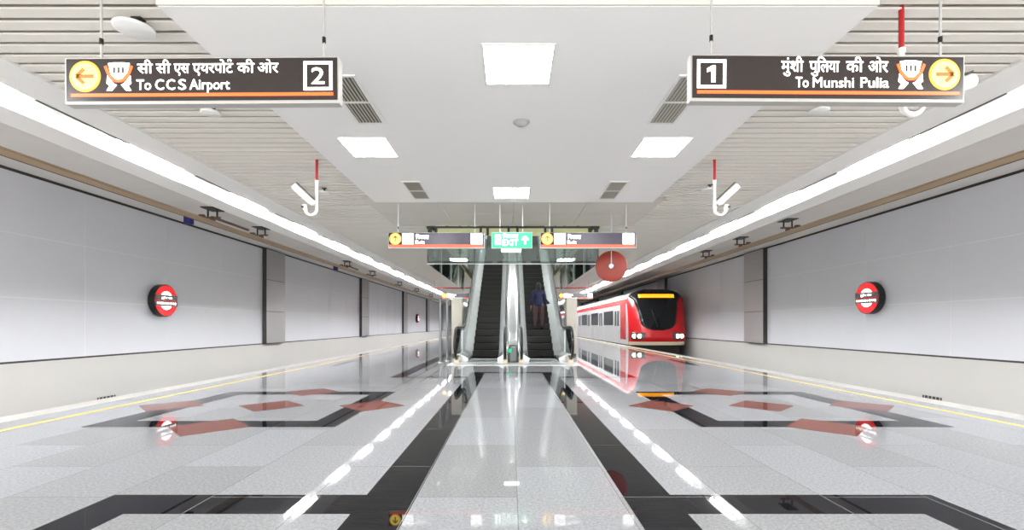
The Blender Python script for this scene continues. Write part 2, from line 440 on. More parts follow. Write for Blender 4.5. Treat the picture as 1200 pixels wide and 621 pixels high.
disc_speaker(3.46, 8.3, 'small white disc on the right slats beside the hooked camera', .11)

# ------------------------------------------------------------------ cctv cameras on hooked poles
def cctv(x, y, sx, label, dd=(.26, -.10, .26), az=-.66):
    t = thing('security_camera', label, 'camera', (x, y, ZC), group='hooked security cameras')
    p = MB(); p.tube([(0, 0, .03), (0, 0, -.31)], .019, 'pole_red', 16); p.build('pole', t)
    h = MB(); R = .085
    path = [(0, 0, -.30), (0, 0, -.5), (0, 0, -.73)] + [(sx * (R - R * math.cos(a)), 0, -.73 - R * math.sin(a)) for a in [PI * k / 10 * .92 for k in range(1, 11)]]
    h.tube(path, .021, 'cctv_white', 14); h.tube([(0, 0, -.30), (0, 0, -.34)], .028, 'cctv_white', 14)
    h.build('hook_bracket', t)
    j = MB(); e = path[-1]; j.tube([e, (e[0] + sx * .01, 0, e[2] + .09)], .03, 'cctv_white', 14); j.tube([(e[0] + sx * .03, -.03, e[2] + .05), (e[0] + sx * .03, -.05, e[2] + .05)], .018, 'dark_metal', 10); j.build('swivel_joint', t)
    a = Vector((sx * .04, .0, az)); d = Vector((sx * dd[0], dd[1], dd[2])); dn = d.normalized()
    b = MB(); q = [a, a + dn * .01, a + dn * .04, a + d * .5, a + d * .98, a + d]
    b.tube(q, [.02, .042, .052, .054, .054, .05], 'cctv_white', 20); body = b.build('camera_body', t)
    l = MB(); l.tube([a + d, a + d + dn * .006], .045, 'lens', 20); l.build('lens', body)
    hd = MB(); up = Vector((-sx * dn.z, 0, abs(dn.x))).normalized() * .062
    side = dn.cross(up).normalized()
    rot = Matrix((side, dn, up.normalized())).transposed()
    hd.cbox(a + d * .55 + up, (.07, d.length * .9, .006), 'dark_metal', rot); hd.build('sun_hood', body)
cctv(-2.90, 7.07, -1, 'hooked security camera on a red pole over the left platform side')
cctv(3.04, 7.07, 1, 'smaller hooked security camera on a red pole, right ceiling, farther off')
cctv(3.05, 3.70, 1, 'large security camera on a red pole partly hidden by platform 1 sign', (.44, -.08, .14), -.73)

# ------------------------------------------------------------------ signs
def arrow(mb, cx, cz, r, ang, yf, m, th=.003):
    w = r * .13
    def seg(p, q):
        p = Vector(p); q = Vector(q); d = (q - p).normalized(); n = Vector((-d.y, d.x)) * w
        pts = [p - n, q - n, q + n, p + n]
        ca, sa = math.cos(ang), math.sin(ang)
        mb.prism([(cx + v.x * ca - v.y * sa, cz + v.x * sa + v.y * ca) for v in pts], yf - th, yf, 'y', m)
    seg((-r * .62, 0), (r * .55, 0)); seg((r * .6, 0), (r * .05, r * .5)); seg((r * .6, 0), (r * .05, -r * .5))
def train_icon(parent, cx, cz, h, yf):
    s = h / 2
    b = MB(); pts = [(-.55, .15), (-.75, .95), (-.35, 1.0), (.35, 1.0), (.75, .95), (.55, .15), (.2, -.2), (-.2, -.2)]
    b.prism([(cx + x * s, cz + z * s) for x, z in pts][::-1], yf - .003, yf, 'y', 'lit_white')
    for sx in (-1, 1):
        leg = [(.35, -.45), (.8, .1), (.85, -.45), (.65, -.6), (.85, -.95), (.5, -.95), (.15, -.55)]
        q = [(cx + sx * x * s, cz + z * s) for x, z in leg]
        b.prism(q if sx < 0 else q[::-1], yf - .003, yf, 'y', 'lit_white')
    o = b.build('train_symbol', parent)
    g = MB()
    for dx in (-.3, 0, .3): g.cbox((cx + dx * s, yf - .004, cz + .45 * s), (.13 * s, .002, .42 * s), 'sign_face')
    pth = [(-.92, .75), (-.7, .2), (-.25, -.28), (.25, -.28), (.7, .2), (.92, .75)]
    for i in range(5):
        p = Vector(pth[i]); q = Vector(pth[i + 1]); d = (q - p).normalized(); n = Vector((-d.y, d.x)) * .1
        g.prism([(cx + v.x * s, cz + v.y * s) for v in (p - n, q - n, q + n, p + n)], yf - .006, yf - .002, 'y', 'lit_orange')
    g.build('symbol_band', o)
def sign_case(t, w, h, th, face='sign_face', zc=0):
    c = MB(); c.box(-w / 2, w / 2, 0, th, -h / 2, h / 2, 'sign_body'); bevel(c.build('case', t), .004)
    f = MB(); f.box(-w / 2 + .012, w / 2 - .012, -.004, .002, -h / 2 + .022, h / 2 - .01, face); f.build('face_panel', t)
def rods(t, xs, h, zt, r=.007, m='metal_white', clamp=.35):
    for x in xs:
        b = MB(); b.tube([(x, .03, h / 2), (x, .03, zt)], r, m, 8); o = b.build('hanging_rod', t)
        c = MB(); c.tube([(x, .03, h / 2 + clamp - .02), (x, .03, h / 2 + clamp + .02)], r * 1.7, 'black', 8); c.build('rod_clamp', o)
def big_sign(x, z, tilt, mirror, label, num, hindi, latin):
    w, h = 1.91, .325
    t = thing('platform_sign', label, 'sign', (x, 3.3, z), (0, math.radians(tilt), 0), 'big hanging platform signs')
    sign_case(t, w, h, .07)
    rods(t, (-.725 if not mirror else -.80, .84 if not mirror else .81), h, ZC - z + .02, .008, 'grey_plastic', .13)
    s = -1 if mirror else 1       # s=1: arrow at the left
    yf = -.004
    st = MB(); st.box(-w / 2 + .045, w / 2 - .04, yf - .003, yf, -.112, -.09, 'lit_orange'); st.build('orange_stripe', t)
    cx = -s * .81
    rg = MB(); disc(rg, cx, .03, .108, yf - .002, yf, 'lit_amber'); o = rg.build('arrow_disc', t)
    y2 = MB(); disc(y2, cx, .03, .094, yf - .004, yf - .001, 'lit_yellow'); y2.build('arrow_disc_fill', o)
    ar = MB(); arrow(ar, cx, .03, .1, PI if s > 0 else 0, yf - .004, 'arrow_brown'); ar.build('arrow', o)
    train_icon(t, -s * .575, .025, .20, yf)
    # number box
    nx = s * .81; fr = MB(); q = .1; k = .02
    for a in ((nx - q, nx + q, .025 + q - k, .025 + q), (nx - q, nx + q, .025 - q, .025 - q + k), (nx - q, nx - q + k, .025 - q + k, .025 + q - k), (nx + q - k, nx + q, .025 - q + k, .025 + q - k)):
        fr.box(a[0], a[1], yf - .003, yf, a[2], a[3], 'lit_white')
    fr.build('number_frame', t)
    nw = .045 if num == '2' else .032
    if num == '1':
        g = MB(); g.prism([(nx + x * .1, .025 + z_ * .1) for x, z_ in ((-.02, -.58), (.26, -.58), (.26, .58), (.06, .58), (-.32, .36), (-.32, .12), (-.02, .22))], yf - .005, yf - .001, 'y', 'lit_white'); g.build('platform_number', t)
    else: lettering('platform_number', [(num, nx - nw, nx + nw, -.032, .082)], t, 'lit_white', yf - .003)
    lettering('hindi_lettering', hindi, t, 'lit_white', yf - .003)
    lettering('latin_lettering', latin, t, 'lit_white', yf - .003)
    return t
# text positions in sign space: 0.005946 m per photo pixel
k = 3.3 / 555
def px(x): return (x - 237) * k
words = [('सी', 162, 180, 71, 89), ('सी', 184, 201, 71, 89), ('एस', 205, 223, 74, 89), ('एयरपोट', 227, 274, 70, 89), ('की', 279, 299, 70, 88), ('ओर', 303, 327, 70, 88)]
hindi = [(w, px(a), px(b), (94 - z1) * k, (94 - z0) * k) for w, a, b, z0, z1 in words]
lw = [('To', 161, 178, 93, 106), ('C', 183, 193, 93, 106), ('C', 196, 206, 93, 106), ('S', 210, 219, 93, 106), ('Airport', 223, 270, 93, 109)]
latin = [(w, px(a), px(b), (94 - z1) * k, (94 - z0) * k) for w, a, b, z0, z1 in lw]
SL_ = big_sign((237 - 599) * k, 1.1 + (381 - 94.3) * k, -.35, False, 'long lit sign at left reading To C C S Airport with number 2', '2', hindi, latin)
g = MB(); g.tube([(px(268), -.008, .128), (px(268.5), -.008, .138), (px(270.5), -.008, .141), (px(272), -.008, .134), (px(271), -.008, .128)], .0035, 'lit_white', 6); g.build('hindi_accent', SL_)
def px(x): return (x - 970) * k
words = [('मुंशी', 915, 941, 68, 90), ('पु', 948, 958, 71, 90), ('िलया', 957, 983, 68, 88), ('की', 991, 1011, 67, 87), ('ओर', 1017, 1040, 67, 87)]
hindi = [(w, px(a), px(b), (92 - z1) * k, (92 - z0) * k) for w, a, b, z0, z1 in words]
lw = [('To', 932, 947, 91, 103), ('Munshi', 952, 1000, 91, 103), ('Pulia', 1008, 1041, 91, 103)]
latin = [(w, px(a), px(b), (92 - z1) * k, (92 - z0) * k) for w, a, b, z0, z1 in lw]
big_sign((970 - 599) * k, 1.1 + (381 - 92) * k, .35, True, 'long lit sign at right reading To Munshi Pulia with number 1', '1', hindi, latin)

def exit_sign(x, y, z, label, group, far=False):
    w, h = 1.95, .325; yf = -.004
    t = thing('direction_sign', label, 'sign', (x, y, z), group=group)
    sign_case(t, w, h, .07, 'sign_face_far')
    rods(t, (-.78, .78), h, ZC - z + .02, .007, 'metal_white', .1)
    st = MB(); st.box(-w / 2 + .03, w / 2 - .03, yf - .003, yf, -.135, -.085, 'lit_rust'); st.build('orange_stripe', t)
    rg = MB(); rg.box(-.965, -.7, yf - .001, yf, -.085, .15, 'black'); disc(rg, -.83, .03, .118, yf - .003, yf - .001, 'lit_amber'); o = rg.build('arrow_disc', t)
    y2 = MB(); disc(y2, -.83, .03, .098, yf - .005, yf - .003, 'lit_yellow'); y2.build('arrow_disc_fill', o)
    ar = MB(); arrow(ar, -.83, .03, .1, PI / 2, yf - .005, 'arrow_brown'); ar.build('arrow', o)
    b = MB(); b.box(-.69, -.46, yf - .004, yf, -.075, .14, 'lit_white'); o = b.build('pictogram_panel', t)
    g = MB()
    for i in range(4): g.cbox((-.62 + i * .03, yf - .006, 0 + i * .02), (.036, .003, .02), 'lit_grey')
    g.tube([(-.6, yf - .006, .06), (-.6, yf - .006, .1)], .012, 'lit_grey', 8); g.build('pictogram', o)
    b = MB(); b.box(.7, .93, yf - .004, yf, -.075, .14, 'lit_white'); o = b.build('letter_panel', t)
    lettering('panel_letter', [('A', .79, .84, 0, .07)], o, 'lit_grey', yf - .006)
    lettering('hindi_lettering', [('िनकास', -.42, -.15, .025, .13)], t, 'lit_white', yf - .003)
    lettering('latin_lettering', [('Exit', -.42, -.24, -.07, .0)], t, 'lit_white', yf - .003)
q = 9.6 / 555
exit_sign((511.5 - 599) * q, 9.6, 1.1 + (381 - 281.7) * q, 'exit sign with yellow up arrow hanging left of the green sign', 'exit signs in front of the escalators')
exit_sign((689.5 - 599) * q, 9.6, 1.1 + (381 - 281.7) * q, 'exit sign with yellow up arrow hanging right of the green sign', 'exit signs in front of the escalators')
q2 = 27 / 555
exit_sign((538 - 599) * q2, 27, 1.1 + 34 * q2 + .0, 'tiny far exit sign left of the escalators', 'far exit signs beyond the escalators')
exit_sign((675 - 599) * q2, 27, 1.1 + 34 * q2 + .0, 'tiny far exit sign right of the escalators, beside the train', 'far exit signs beyond the escalators')
# green emergency exit sign
t = thing('emergency_exit_sign', 'green lit emergency exit sign hanging above the escalators', 'sign', ((600 - 599) * q, 9.6, 1.1 + (381 - 281.5) * q))
w, h = .83, .33
c = MB(); c.box(-w / 2, w / 2, 0, .07, -h / 2, h / 2, 'sign_body'); bevel(c.build('case', t), .004)
c = MB(); c.box(-w / 2 + .01, w / 2 - .01, -.004, .002, -h / 2 + .01, h / 2 - .01, 'lit_green'); c.build('face_panel', t)
rods(t, (-.24, .22), h, ZC - t.location.z + .02, .009, 'metal_white', .1)
c = MB(); c.box(-.34, -.225, -.007, -.004, -.09, .11, 'lit_white'); o = c.build('door_symbol', t)
g = MB(); g.tube([(-.28, -.009, .05), (-.28, -.009, .07)], .014, 'lit_green', 10)
for p, r_ in (((-.28, .03), (-.29, -.02)), ((-.29, -.02), (-.26, -.07)), ((-.29, -.02), (-.32, -.06)), ((-.28, .02), (-.25, -.005)), ((-.28, .02), (-.31, 0))):
    g.tube([(p[0], -.009, p[1]), (r_[0], -.009, r_[1])], .007, 'lit_green', 6)
g.build('running_figure', o)
lettering('hindi_lettering', [('िनकास', -.19, .13, .04, .14)], t, 'lit_white', -.006)
lettering('latin_lettering', [('EXIT', -.19, .13, -.11, .01)], t, 'lit_white', -.006)
c = MB(); arrow(c, .27, .0, .13, PI / 2, -.004, 'lit_white'); c.build('arrow', t)
# rust disc hanging behind the right sign
qd = 10.2 / 555
t = thing('hanging_disc', 'rust red round disc hanging below the right exit sign', 'disc', ((716.5 - 599) * qd, 10.2, 1.1 + (381 - 312) * qd), (0, 0, math.radians(-10)))
c = MB(); R = .335
prof = [(.0, -.006), (.10, -.016), (R - .02, -.006), (R, .004), (R - .02, .014), (0.0, .02)]
vs = []; fs = []; n = 48
for r_, y_ in prof:
    for i in range(n): vs.append((max(r_, .001) * math.cos(2 * PI * i / n), y_, max(r_, .001) * math.sin(2 * PI * i / n)))
for i in range(len(prof) - 1):
    for kk in range(n): fs.append((i * n + kk, i * n + (kk + 1) % n, (i + 1) * n + (kk + 1) % n, (i + 1) * n + kk))
c.add(vs, fs, 'rust_disc', True); c.build('plate', t)
c = MB(); c.tube([(0, -.03, 0), (0, -.03, ZC - t.location.z + .02)], .011, 'grey_plastic', 8); c.build('rod', t)
c = MB(); disc(c, 0, 0, .05, -.05, -.01, 'steel_brushed', 16); c.cbox((.04, -.035, -.03), (.06, .03, .03), 'dark_metal'); c.build('clamp', t)

# ------------------------------------------------------------------ roundel station signs on the trackside walls
def roundel(X, y, z, sx, label):
    # local frame: face towards -Y, then turned to face the platform
    t = thing('station_roundel', label, 'sign', (X, y, z), (0, 0, PI / 2 * (1 if sx < 0 else -1)), 'round station name signs on the walls')
    R = .44
    c = MB(); disc(c, 0, 0, R, -.17, .0, 'black', 56); bevel(c.build('case', t), .01)
    c = MB(); n = 56
    o = ring_pts(R - .025, n); i_ = ring_pts(.25, n)
    vs = [(x, -.175, z_) for x, z_ in o] + [(x, -.175, z_) for x, z_ in i_]
    c.add(vs, [(a, a + n, (a + 1) % n + n, (a + 1) % n) for a in range(n)], 'roundel_red')
    ob = c.build('red_ring', t); ob.modifiers.new('s', 'SOLIDIFY').thickness = .004
    c = MB(); disc(c, 0, 0, .25, -.176, -.168, 'lit_white', 48); c.build('white_centre', t)
    c = MB(); c.box(-.405, .405, -.19, -.17, -.15, .15, 'roundel_dark'); b = c.build('name_bar', t)
    c = MB(); c.box(-R + .04, R - .06, -.193, -.189, -.022, .012, 'roundel_line'); c.build('bar_line', b)
    lettering('hindi_lettering', [('हुसैन गंज', -.20, .20, .025, .11)], b, 'lit_white', -.192, .003)
    lettering('latin_lettering', [('HUSSAIN GANJ', -.36, .34, -.12, -.045)], b, 'lit_white', -.192, .003)
roundel(XL + .04, 12.9, 1.1 + 28.3 * 12.9 / 555 + .01, -1, 'round red and white station name sign on left wall, nearest')
roundel(XR - .04, 12.9, 1.1 + 32 * 12.9 / 555, 1, 'round red and white station name sign on the right wall')
roundel(XL + .04, 48, 1.1 + 8 * 48 / 555, -1, 'tiny far round red station name sign, far down the left wall')

# ------------------------------------------------------------------ overhead conductor rails and brackets
def conductor(xc, yf, label):
    t = thing('overhead_conductor_rail', label, 'rail', (xc, 0, 3.735), group=None)
    c = MB(); c.box(-.06, .06, YN, yf, .05, .065, 'conductor'); c.box(-.012, .012, YN, yf, -.03, .05, 'conductor'); c.box(-.03, .03, YN, yf, -.045, -.03, 'conductor'); c.build('profile', t)
    c = MB(); c.tube([(0, YN, -.052), (0, yf, -.052)], .007, 'insulator', 8); c.build('contact_wire', t)
conductor(-7.75, YF, 'thin beige overhead rail along the ceiling above the left track')
conductor(7.95, YF, 'thin beige overhead rail along the ceiling above the right track')
def hanger(x, y, sx, box, label):
    t = thing('rail_hanger', label, 'bracket', (x, y, 4.12), group='brackets holding the overhead rails')
    c = MB(); c.box(-.16, .16, -.25, .25, -.02, .02, 'dark_metal'); c.build('ceiling_plate', t)
    for dx in (-.12, .12): c = MB(); c.tube([(dx, 0, -.02), (dx, 0, -.22)], .022, 'dark_metal', 10); c.build('drop_rod', t)
    c = MB(); c.box(-.2, .2, -.03, .03, -.25, -.21, 'insulator'); c.box(-.04, .04, -.06, .06, -.31, -.25, 'insulator'); c.build('cross_arm', t)
    c = MB(); zz = [-.1, .0, .1, .2]
    c.tube([(-sx * .0 - .2 * -sx, 0, -.2), (sx * .34, 0, -.2)], [.045, .03], 'insulator', 12)
    for k_ in range(4): c.tube([(sx * (.22 + k_ * .035), 0, -.2), (sx * (.232 + k_ * .035), 0, -.2)], .06, 'insulator', 12)
    c.build('insulator', t)
    if box:
        c = MB(); c.cbox((sx * .45, -.25, -.35), (.17, .14, .2), 'blue_box'); o = c.build('blue_box', t)
        c = MB(); c.tube([(sx * .34, 0, -.2), (sx * .42, -.12, -.28), (sx * .45, -.2, -.3)], .02, 'dark_metal', 8); c.build('box_arm', o)
        c = MB(); c.cbox((sx * .05, .9, -.2), (.07, 1.7, .05), 'insulator'); c.build('section_clamp', t)
for i, (y, bxx) in enumerate(((12.3, 1), (14.7, 0), (22.4, 1), (26.5, 0), (33, 0), (39, 0), (46, 0))):
    hanger(-7.75, y, -1, bxx, ['bracket with a small blue box at the left ceiling, above the roundel', 'plain dark bracket at the left ceiling just before the first wall pillar', 'bracket with a small blue box before the second left wall pillar', 'plain dark bracket beyond the second blue box, left ceiling', 'small far bracket holding the left overhead rail', 'small far bracket holding the left overhead rail', 'small far bracket holding the left overhead rail'][i])
for i, (y, bxx) in enumerate(((13.6, 0), (16.4, 0), (19.3, 0))):
    hanger(7.95, y, 1, bxx, ['nearest dark bracket on the right overhead rail', 'middle dark bracket on the right overhead rail', 'farthest dark bracket on right rail, near the train'][i])

# drain marks on the parapets
for X, y, sx, lab in ((XL + .03, 11.2, -1, 'small dark drain slot low on the left white parapet'), (XR - .03, 11.1, 1, 'small dark drain slot low on the right white parapet')):
    zz = 1.1 - 85 * y / 555
    c = MB(); c.box(-.01, .012, -.25, .25, -.035, .035, 'dark_metal')
    for k_ in range(5): c.box(-.016, .018, -.22 + k_ * .1, -.2 + k_ * .1, -.035, .035, 'grey_plastic')
    o = c.build('drain_slot'); o.location = (X, y, zz); o['label'] = lab; o['category'] = 'drain'

# ------------------------------------------------------------------ escalator opening: edge, glass skirt, shaft
mb = MB()
for x0, x1, xi in ((OX0 - .05, OX0, 0), (OX1, OX1 + .05, 0)):
    mb.box(x0, x1, OY0, OY1, ZC - .03, ZC + .22, 'pale_green')
mb.box(OX0 - .05, OX1 + .05, OY1, OY1 + .05, ZC - .03, ZC + .3, 'pale_green')
struct('trim_20', mb)
mb = MB()   # shaft walls above the opening
mb.box(OX0 - .25, OX0 - .05, OY0, 40, Z0 + .17, 9, 'shaft_wall'); mb.box(OX1 + .05, OX1 + .25, OY0, 40, Z0 + .17, 9, 'shaft_wall')
for yy in (15.5, 19.5, 23.5, 27.5, 31.5): 
    mb.box(OX0 - .05, OX0 + .03, yy, yy + .25, Z0 + .2, 9, 'shaft_dark'); mb.box(OX1 - .03, OX1 + .05, yy, yy + .25, Z0 + .2, 9, 'shaft_dark')
mb.box(OX0 - .25, OX1 + .25, OY0 - .2, OY0, Z0 + .2, 9, 'shaft_wall')
struct('wall_shaft', mb)
mb = MB(); mb.box(OX0 - .25, OX1 + .25, 38, 38.2, Z0 + .2, 9.2, 'shaft_dark'); struct('wall_shaft_end', mb)
mb = MB(); mb.box(OX0 - .25, OX1 + .25, OY0 - .2, 40, 9, 9.2, 'shaft_wall'); struct('ceiling', mb)
for i_, yy_ in enumerate((14, 19, 24, 30)):  # added fill lamps, no known source up here; they brighten the dark shaft
    t = thing('shaft_fill_light', ['first', 'second', 'third', 'last'][i_] + ' added fill lamp high in the escalator shaft, brightening its walls', 'light', (.05, yy_, 8.98), group='added fill lamps in the escalator shaft')
    c = MB(); c.box(-.5, .5, -.35, .35, -.05, 0, 'metal_white'); c.build('housing', t)
    c = MB(); c.box(-.45, .45, -.3, .3, -.06, -.05, 'shaft_fill_glow'); c.build('diffuser', t)
mb = MB(); mb.box(OX0 - .05, OX1 + .05, 28.7, 38.1, 6.1, 6.28, 'granite_grey'); struct('floor', mb)
t = thing('glass_smoke_barrier', 'glass skirt hanging round the ceiling opening over the escalators', 'glass barrier', (0, 0, ZC))
c = MB(); c.box(OX0, OX1, OY0, OY0 + .05, -.05, .0, 'dark_metal'); c.box(OX0 + .001, OX0 + .05, OY0 + .05, 21.5, -.05, -.032, 'dark_metal'); c.box(OX1 - .05, OX1 - .001, OY0 + .05, 21.5, -.05, -.032, 'dark_metal'); c.build('top_rail', t)
c = MB(); c.box(OX0 + .25, OX1 - .25, OY0 + .015, OY0 + .035, -.24, -.05, 'pale_green'); c.build('pale_green_fascia', t)
for xx in (-2.0, -1.86, -.75, -.58, -.06, .16, .85, 1.02, 1.95, 2.1):
    c = MB(); c.box(xx - .03, xx + .03, OY0 - .01, OY0 + .045, -.23, -.03, 'dark_metal'); c.build('bracket', t)
c = MB(); c.box(OX0 + .01, OX1 - .01, OY0 + .02, OY0 + .032, -.93, -.24, 'skirt_glass'); o = c.build('front_pane', t)
c = MB(); c.box(OX0, OX1, OY0 + .012, OY0 + .04, -.945, -.925, 'steel_brushed'); c.build('bottom_trim', o)
for x in (OX0 + .02, OX1 - .032):
    for k_ in range(4):
        y0 = OY0 + .06 + k_ * 2.3
        c = MB(); c.box(x, x + .012, y0, y0 + 2.28, -.93, -.05, 'side_glass'); c.build('side_pane', t)
        c = MB(); c.box(x - .012, x + .024, y0 + 2.28, y0 + 2.3, -.94, -.05, 'steel_brushed'); c.build('pane_joint', t)

# ------------------------------------------------------------------ escalators
A30 = math.tan(math.radians(30))
YB = 16.1; YT = YB + 6.28 / A30
def z0(y): return 0 if y < YB else min(6.28, (y - YB) * A30)
YTOP = YT + 1.2
def yz_line(y0_, y1_, dz, n=2):
    ys = [y0_, YB - .5, YB - .2, YB, YB + .2, YB + .5, YT - .4, YT, YT + .4, y1_]
    ys = sorted(set([y for y in ys if y0_ <= y <= y1_]))
    def sm(y): return (z0(y - .35) + z0(y) + z0(y + .35)) / 3
    return [(y, sm(y) + dz) for y in ys]
def strip_solid(mb, sec, y0_, y1_, m):
    """sec: closed polygon of (x, dz); swept along the escalator line"""
    pts = yz_line(y0_, y1_, 0); n = len(sec); vs = []; fs = []
    for (y, z) in pts:
        for x, dz in sec: vs.append((x, y, z + dz))
    for i in range(len(pts) - 1):
        for k_ in range(n): fs.append((i * n + k_, i * n + (k_ + 1) % n, (i + 1) * n + (k_ + 1) % n, (i + 1) * n + k_))
    fs.append(tuple(range(n - 1, -1, -1))); fs.append(tuple(range((len(pts) - 1) * n, len(pts) * n)))
    mb.add(vs, fs, m)
NY = 13.75   # newel centre
step_mesh = None
def escalator(x0, x1, hl, hr, label):
    global step_mesh
    t = thing('escalator', label, 'escalator', (0, 0, 0), group='pair of escalators')
    w = x1 - x0
    # steps
    for i in range(-2, 27):
        y = YB + .4 * i; z = .231 * max(0, i + 1) if i >= 0 else 0
        if z > 6.4: break
        if step_mesh is None:
            m = MB(); m.box(0, w, 0, .42, -.03, 0, 'step_black')
            n = 22
            for g in range(n): m.box(w * (g + .2) / n, w * (g + .75) / n, .004, .4, 0, .008, 'step_black')
            m.prism([(.0, -.03), (.0, -.2), (.03, -.24), (.05, -.24), (.03, -.03)], 0, w, 'x', 'step_black')
            m.box(0, w, -.003, .02, -.004, .009, 'step_edge')
            o = m.build('step', t); step_mesh = o.data
        else:
            o = bpy.data.objects.new('step', step_mesh); COL.objects.link(o); o.parent = t
        o.location = (x0, y, z)
    # comb plate and landing
    m = MB(); m.box(x0 - .05, x1 + .05, 13.9, 15.32, .0, .012, 'steel_brushed')
    for g in range(12): m.box(x0 + w * (g + .2) / 12, x0 + w * (g + .5) / 12, 14.0, 15.2, .012, .015, 'dark_metal')
    m.box(x0, x1, 15.2, 15.34, .012, .02, 'steel'); m.build('comb_plate', t)
    for side, xs, xh in ((-1, x0, hl), (1, x1, hr)):
        # skirt panel beside the steps and sloping inner deck
        m = MB(); strip_solid(m, [(xs, -.2), (xs, .10), (xs + side * .03, .10), (xs + side * .03, -.2)][::side], 14.6, YTOP, 'black'); m.build('skirting', t)
        m = MB(); xi = xh - side * .03
        strip_solid(m, [(xs - side * .004, .10), (xi, .24), (xi + side * .09, .24), (xi + side * .09, -.2), (xs + side * .03, -.2)][::side], 14.3, YTOP, 'steel'); m.build('deck', t)
        # balustrade panel with rounded newel
        R = .43; zc = .58
        top = yz_line(NY, YTOP, 1.01); bot = yz_line(14.0, YTOP, .2)
        arc = [(NY - R * math.sin(a), zc + R * math.cos(a)) for a in [PI * k_ / 12 for k_ in range(0, 13)]]
        poly = top[::-1] + arc[1:] + bot
        m = MB(); m.prism(poly[::-1], xh - .008, xh + .008, 'x', 'rail_glass'); m.build('balustrade_panel', t)
        # steel inner lining of the inclined part
        m = MB(); strip_solid(m, [(xh - side * .012, .22), (xh - side * .012, .93), (xh - side * .03, .93), (xh - side * .03, .22)][::side], 15.2, YTOP, 'steel'); m.build('steel_lining', t)
        # handrail
        Rh = R + .02
        arc = [(NY - Rh * math.sin(a), zc + Rh * math.cos(a)) for a in [PI * k_ / 14 for k_ in range(0, 15)]]
        path = [(NY + .35, .17), (NY + .12, .135)] + arc[::-1] + yz_line(NY + .3, YTOP, 1.03)
        m = MB(); m.tube([(xh, y, z) for y, z in path], .042, 'rubber', 12); m.build('handrail', t)
        m = MB(); m.prism([(NY - .05, 0), (NY - .05, .1), (NY + .2, .18), (NY + .75, .18), (NY + .75, 0)][::-1], xh - .07, xh + .07, 'x', 'train_cream'); m.build('newel_base', t)
    xo, xi_ = (hl - .1, hr + .08) if x0 < 0 else (hl - .08, hr + .1)
    m = MB(); strip_solid(m, [(xo, -.95), (xo, -.9), (xi_, -.9), (xi_, -.95)][::-1], 17.8, YTOP, 'train_silver')
    a_, b_ = (xo, xo + .05) if x0 < 0 else (xi_ - .05, xi_)
    strip_solid(m, [(a_, -.9), (a_, .2), (b_, .2), (b_, -.9)][::-1], 16.6, YTOP, 'kiosk'); m.build('truss_cladding', t)
    return t
escalator(-1.30, -.41, -1.58, -.17, 'left escalator with empty black steps')
escalator(.56, 1.45, .30, 1.74, 'right escalator with a person riding up')
t = thing('centre_cover', 'steel centre panel running up between the two escalators', 'panel', (0, 0, 0))
m = MB(); strip_solid(m, [(-.07, -.25), (-.07, .5), (.2, .5), (.2, -.25)][::-1], 14.4, YTOP, 'cover_grey'); m.build('cover_plate', t)
m = MB(); strip_solid(m, [(-.07, .5), (-.07, .53), (-.04, .53), (-.04, .5)][::-1], 14.45, YTOP, 'steel'); strip_solid(m, [(.17, .5), (.17, .53), (.2, .53), (.2, .5)][::-1], 14.45, YTOP, 'steel'); m.build('ridge_strips', t)
m = MB(); m.box(-.06, .19, 14.1, 14.42, 0, .45, 'cover_grey'); o = bevel(m.build('end_box', t), .03, 3)
m = MB(); m.box(-.09, .02, 14.085, 14.1, .28, .40, 'lit_green'); m.build('direction_light', o)
mb = MB(); mb.box(-1.75, 1.92, 12.9, 14.0, -.01, .008, 'steel_brushed'); struct('trim_21', mb)
# ------------------------------------------------------------------ things beside the escalators
def post(x, y, hgt, label):
    t = thing('steel_post', label, 'post', (x, y, 0), group='steel posts left of the escalators')
    m = MB(); m.tube([(0, 0, 0), (0, 0, hgt)], .036, 'cover_grey', 14); m.build('shaft', t)
    m = MB(); lathe(m, [(.001, .02), (.06, .02), (.075, .008), (.075, 0)], 'steel_brushed', 20); m.build('base_flange', t)
    m = MB(); lathe(m, [(.04, hgt - .01), (.04, hgt + .01), (.001, hgt + .02)], 'dark_metal', 16); m.build('cap', t)
post(-2.07, 13.9, 1.88, 'left one of two slim steel posts beside the left escalator')
post(-1.95, 14.5, 1.9, 'right one of two slim steel posts beside the left escalator')
def kiosk(x0, x1, y, label):
    t = thing('service_cabinet', label, 'cabinet', ((x0 + x1) / 2, y, 0), group='tall beige cabinets beside the escalators')
    w = (x1 - x0) / 2
    m = MB(); m.box(-w, w, 0, .7, .08, 2.05, 'kiosk'); bevel(m.build('body', t), .01)
    m = MB(); m.box(-w + .03, w - .03, .03, .67, 0, .08, 'dark_metal'); m.build('plinth', t)
    m = MB(); m.box(-w + .03, w - .03, -.012, .0, .15, 1.98, 'kiosk'); d = m.build('door', t)
    m = MB(); m.tube([(w - .08, -.03, 1.0), (w - .08, -.03, 1.15)], .01, 'steel', 8); m.build('handle', d)
    m = MB(); m.box(-w - .01, w + .01, -.02, .72, 2.05, 2.09, 'metal_white'); m.build('top_cap', t)
kiosk(1.98, 2.36, 16.9, 'tall beige cabinet right of the right escalator')
kiosk(-2.12, -1.74, 16.9, 'tall beige cabinet behind the two steel posts')
# sprinkler pipe, red, far
m = MB(); m.tube([(-4.5, 26, 3.14), (4.55, 26, 3.14)], .03, 'pole_red', 10)
for x in (-4.2, 4.25): m.tube([(x, 26, 3.14), (x, 26, ZC + .01)], .012, 'grey_plastic', 6)
o = m.build('fire_pipe'); o['label'] = 'thin red pipe crossing far under the ceiling beyond the escalators'; o['category'] = 'pipe'

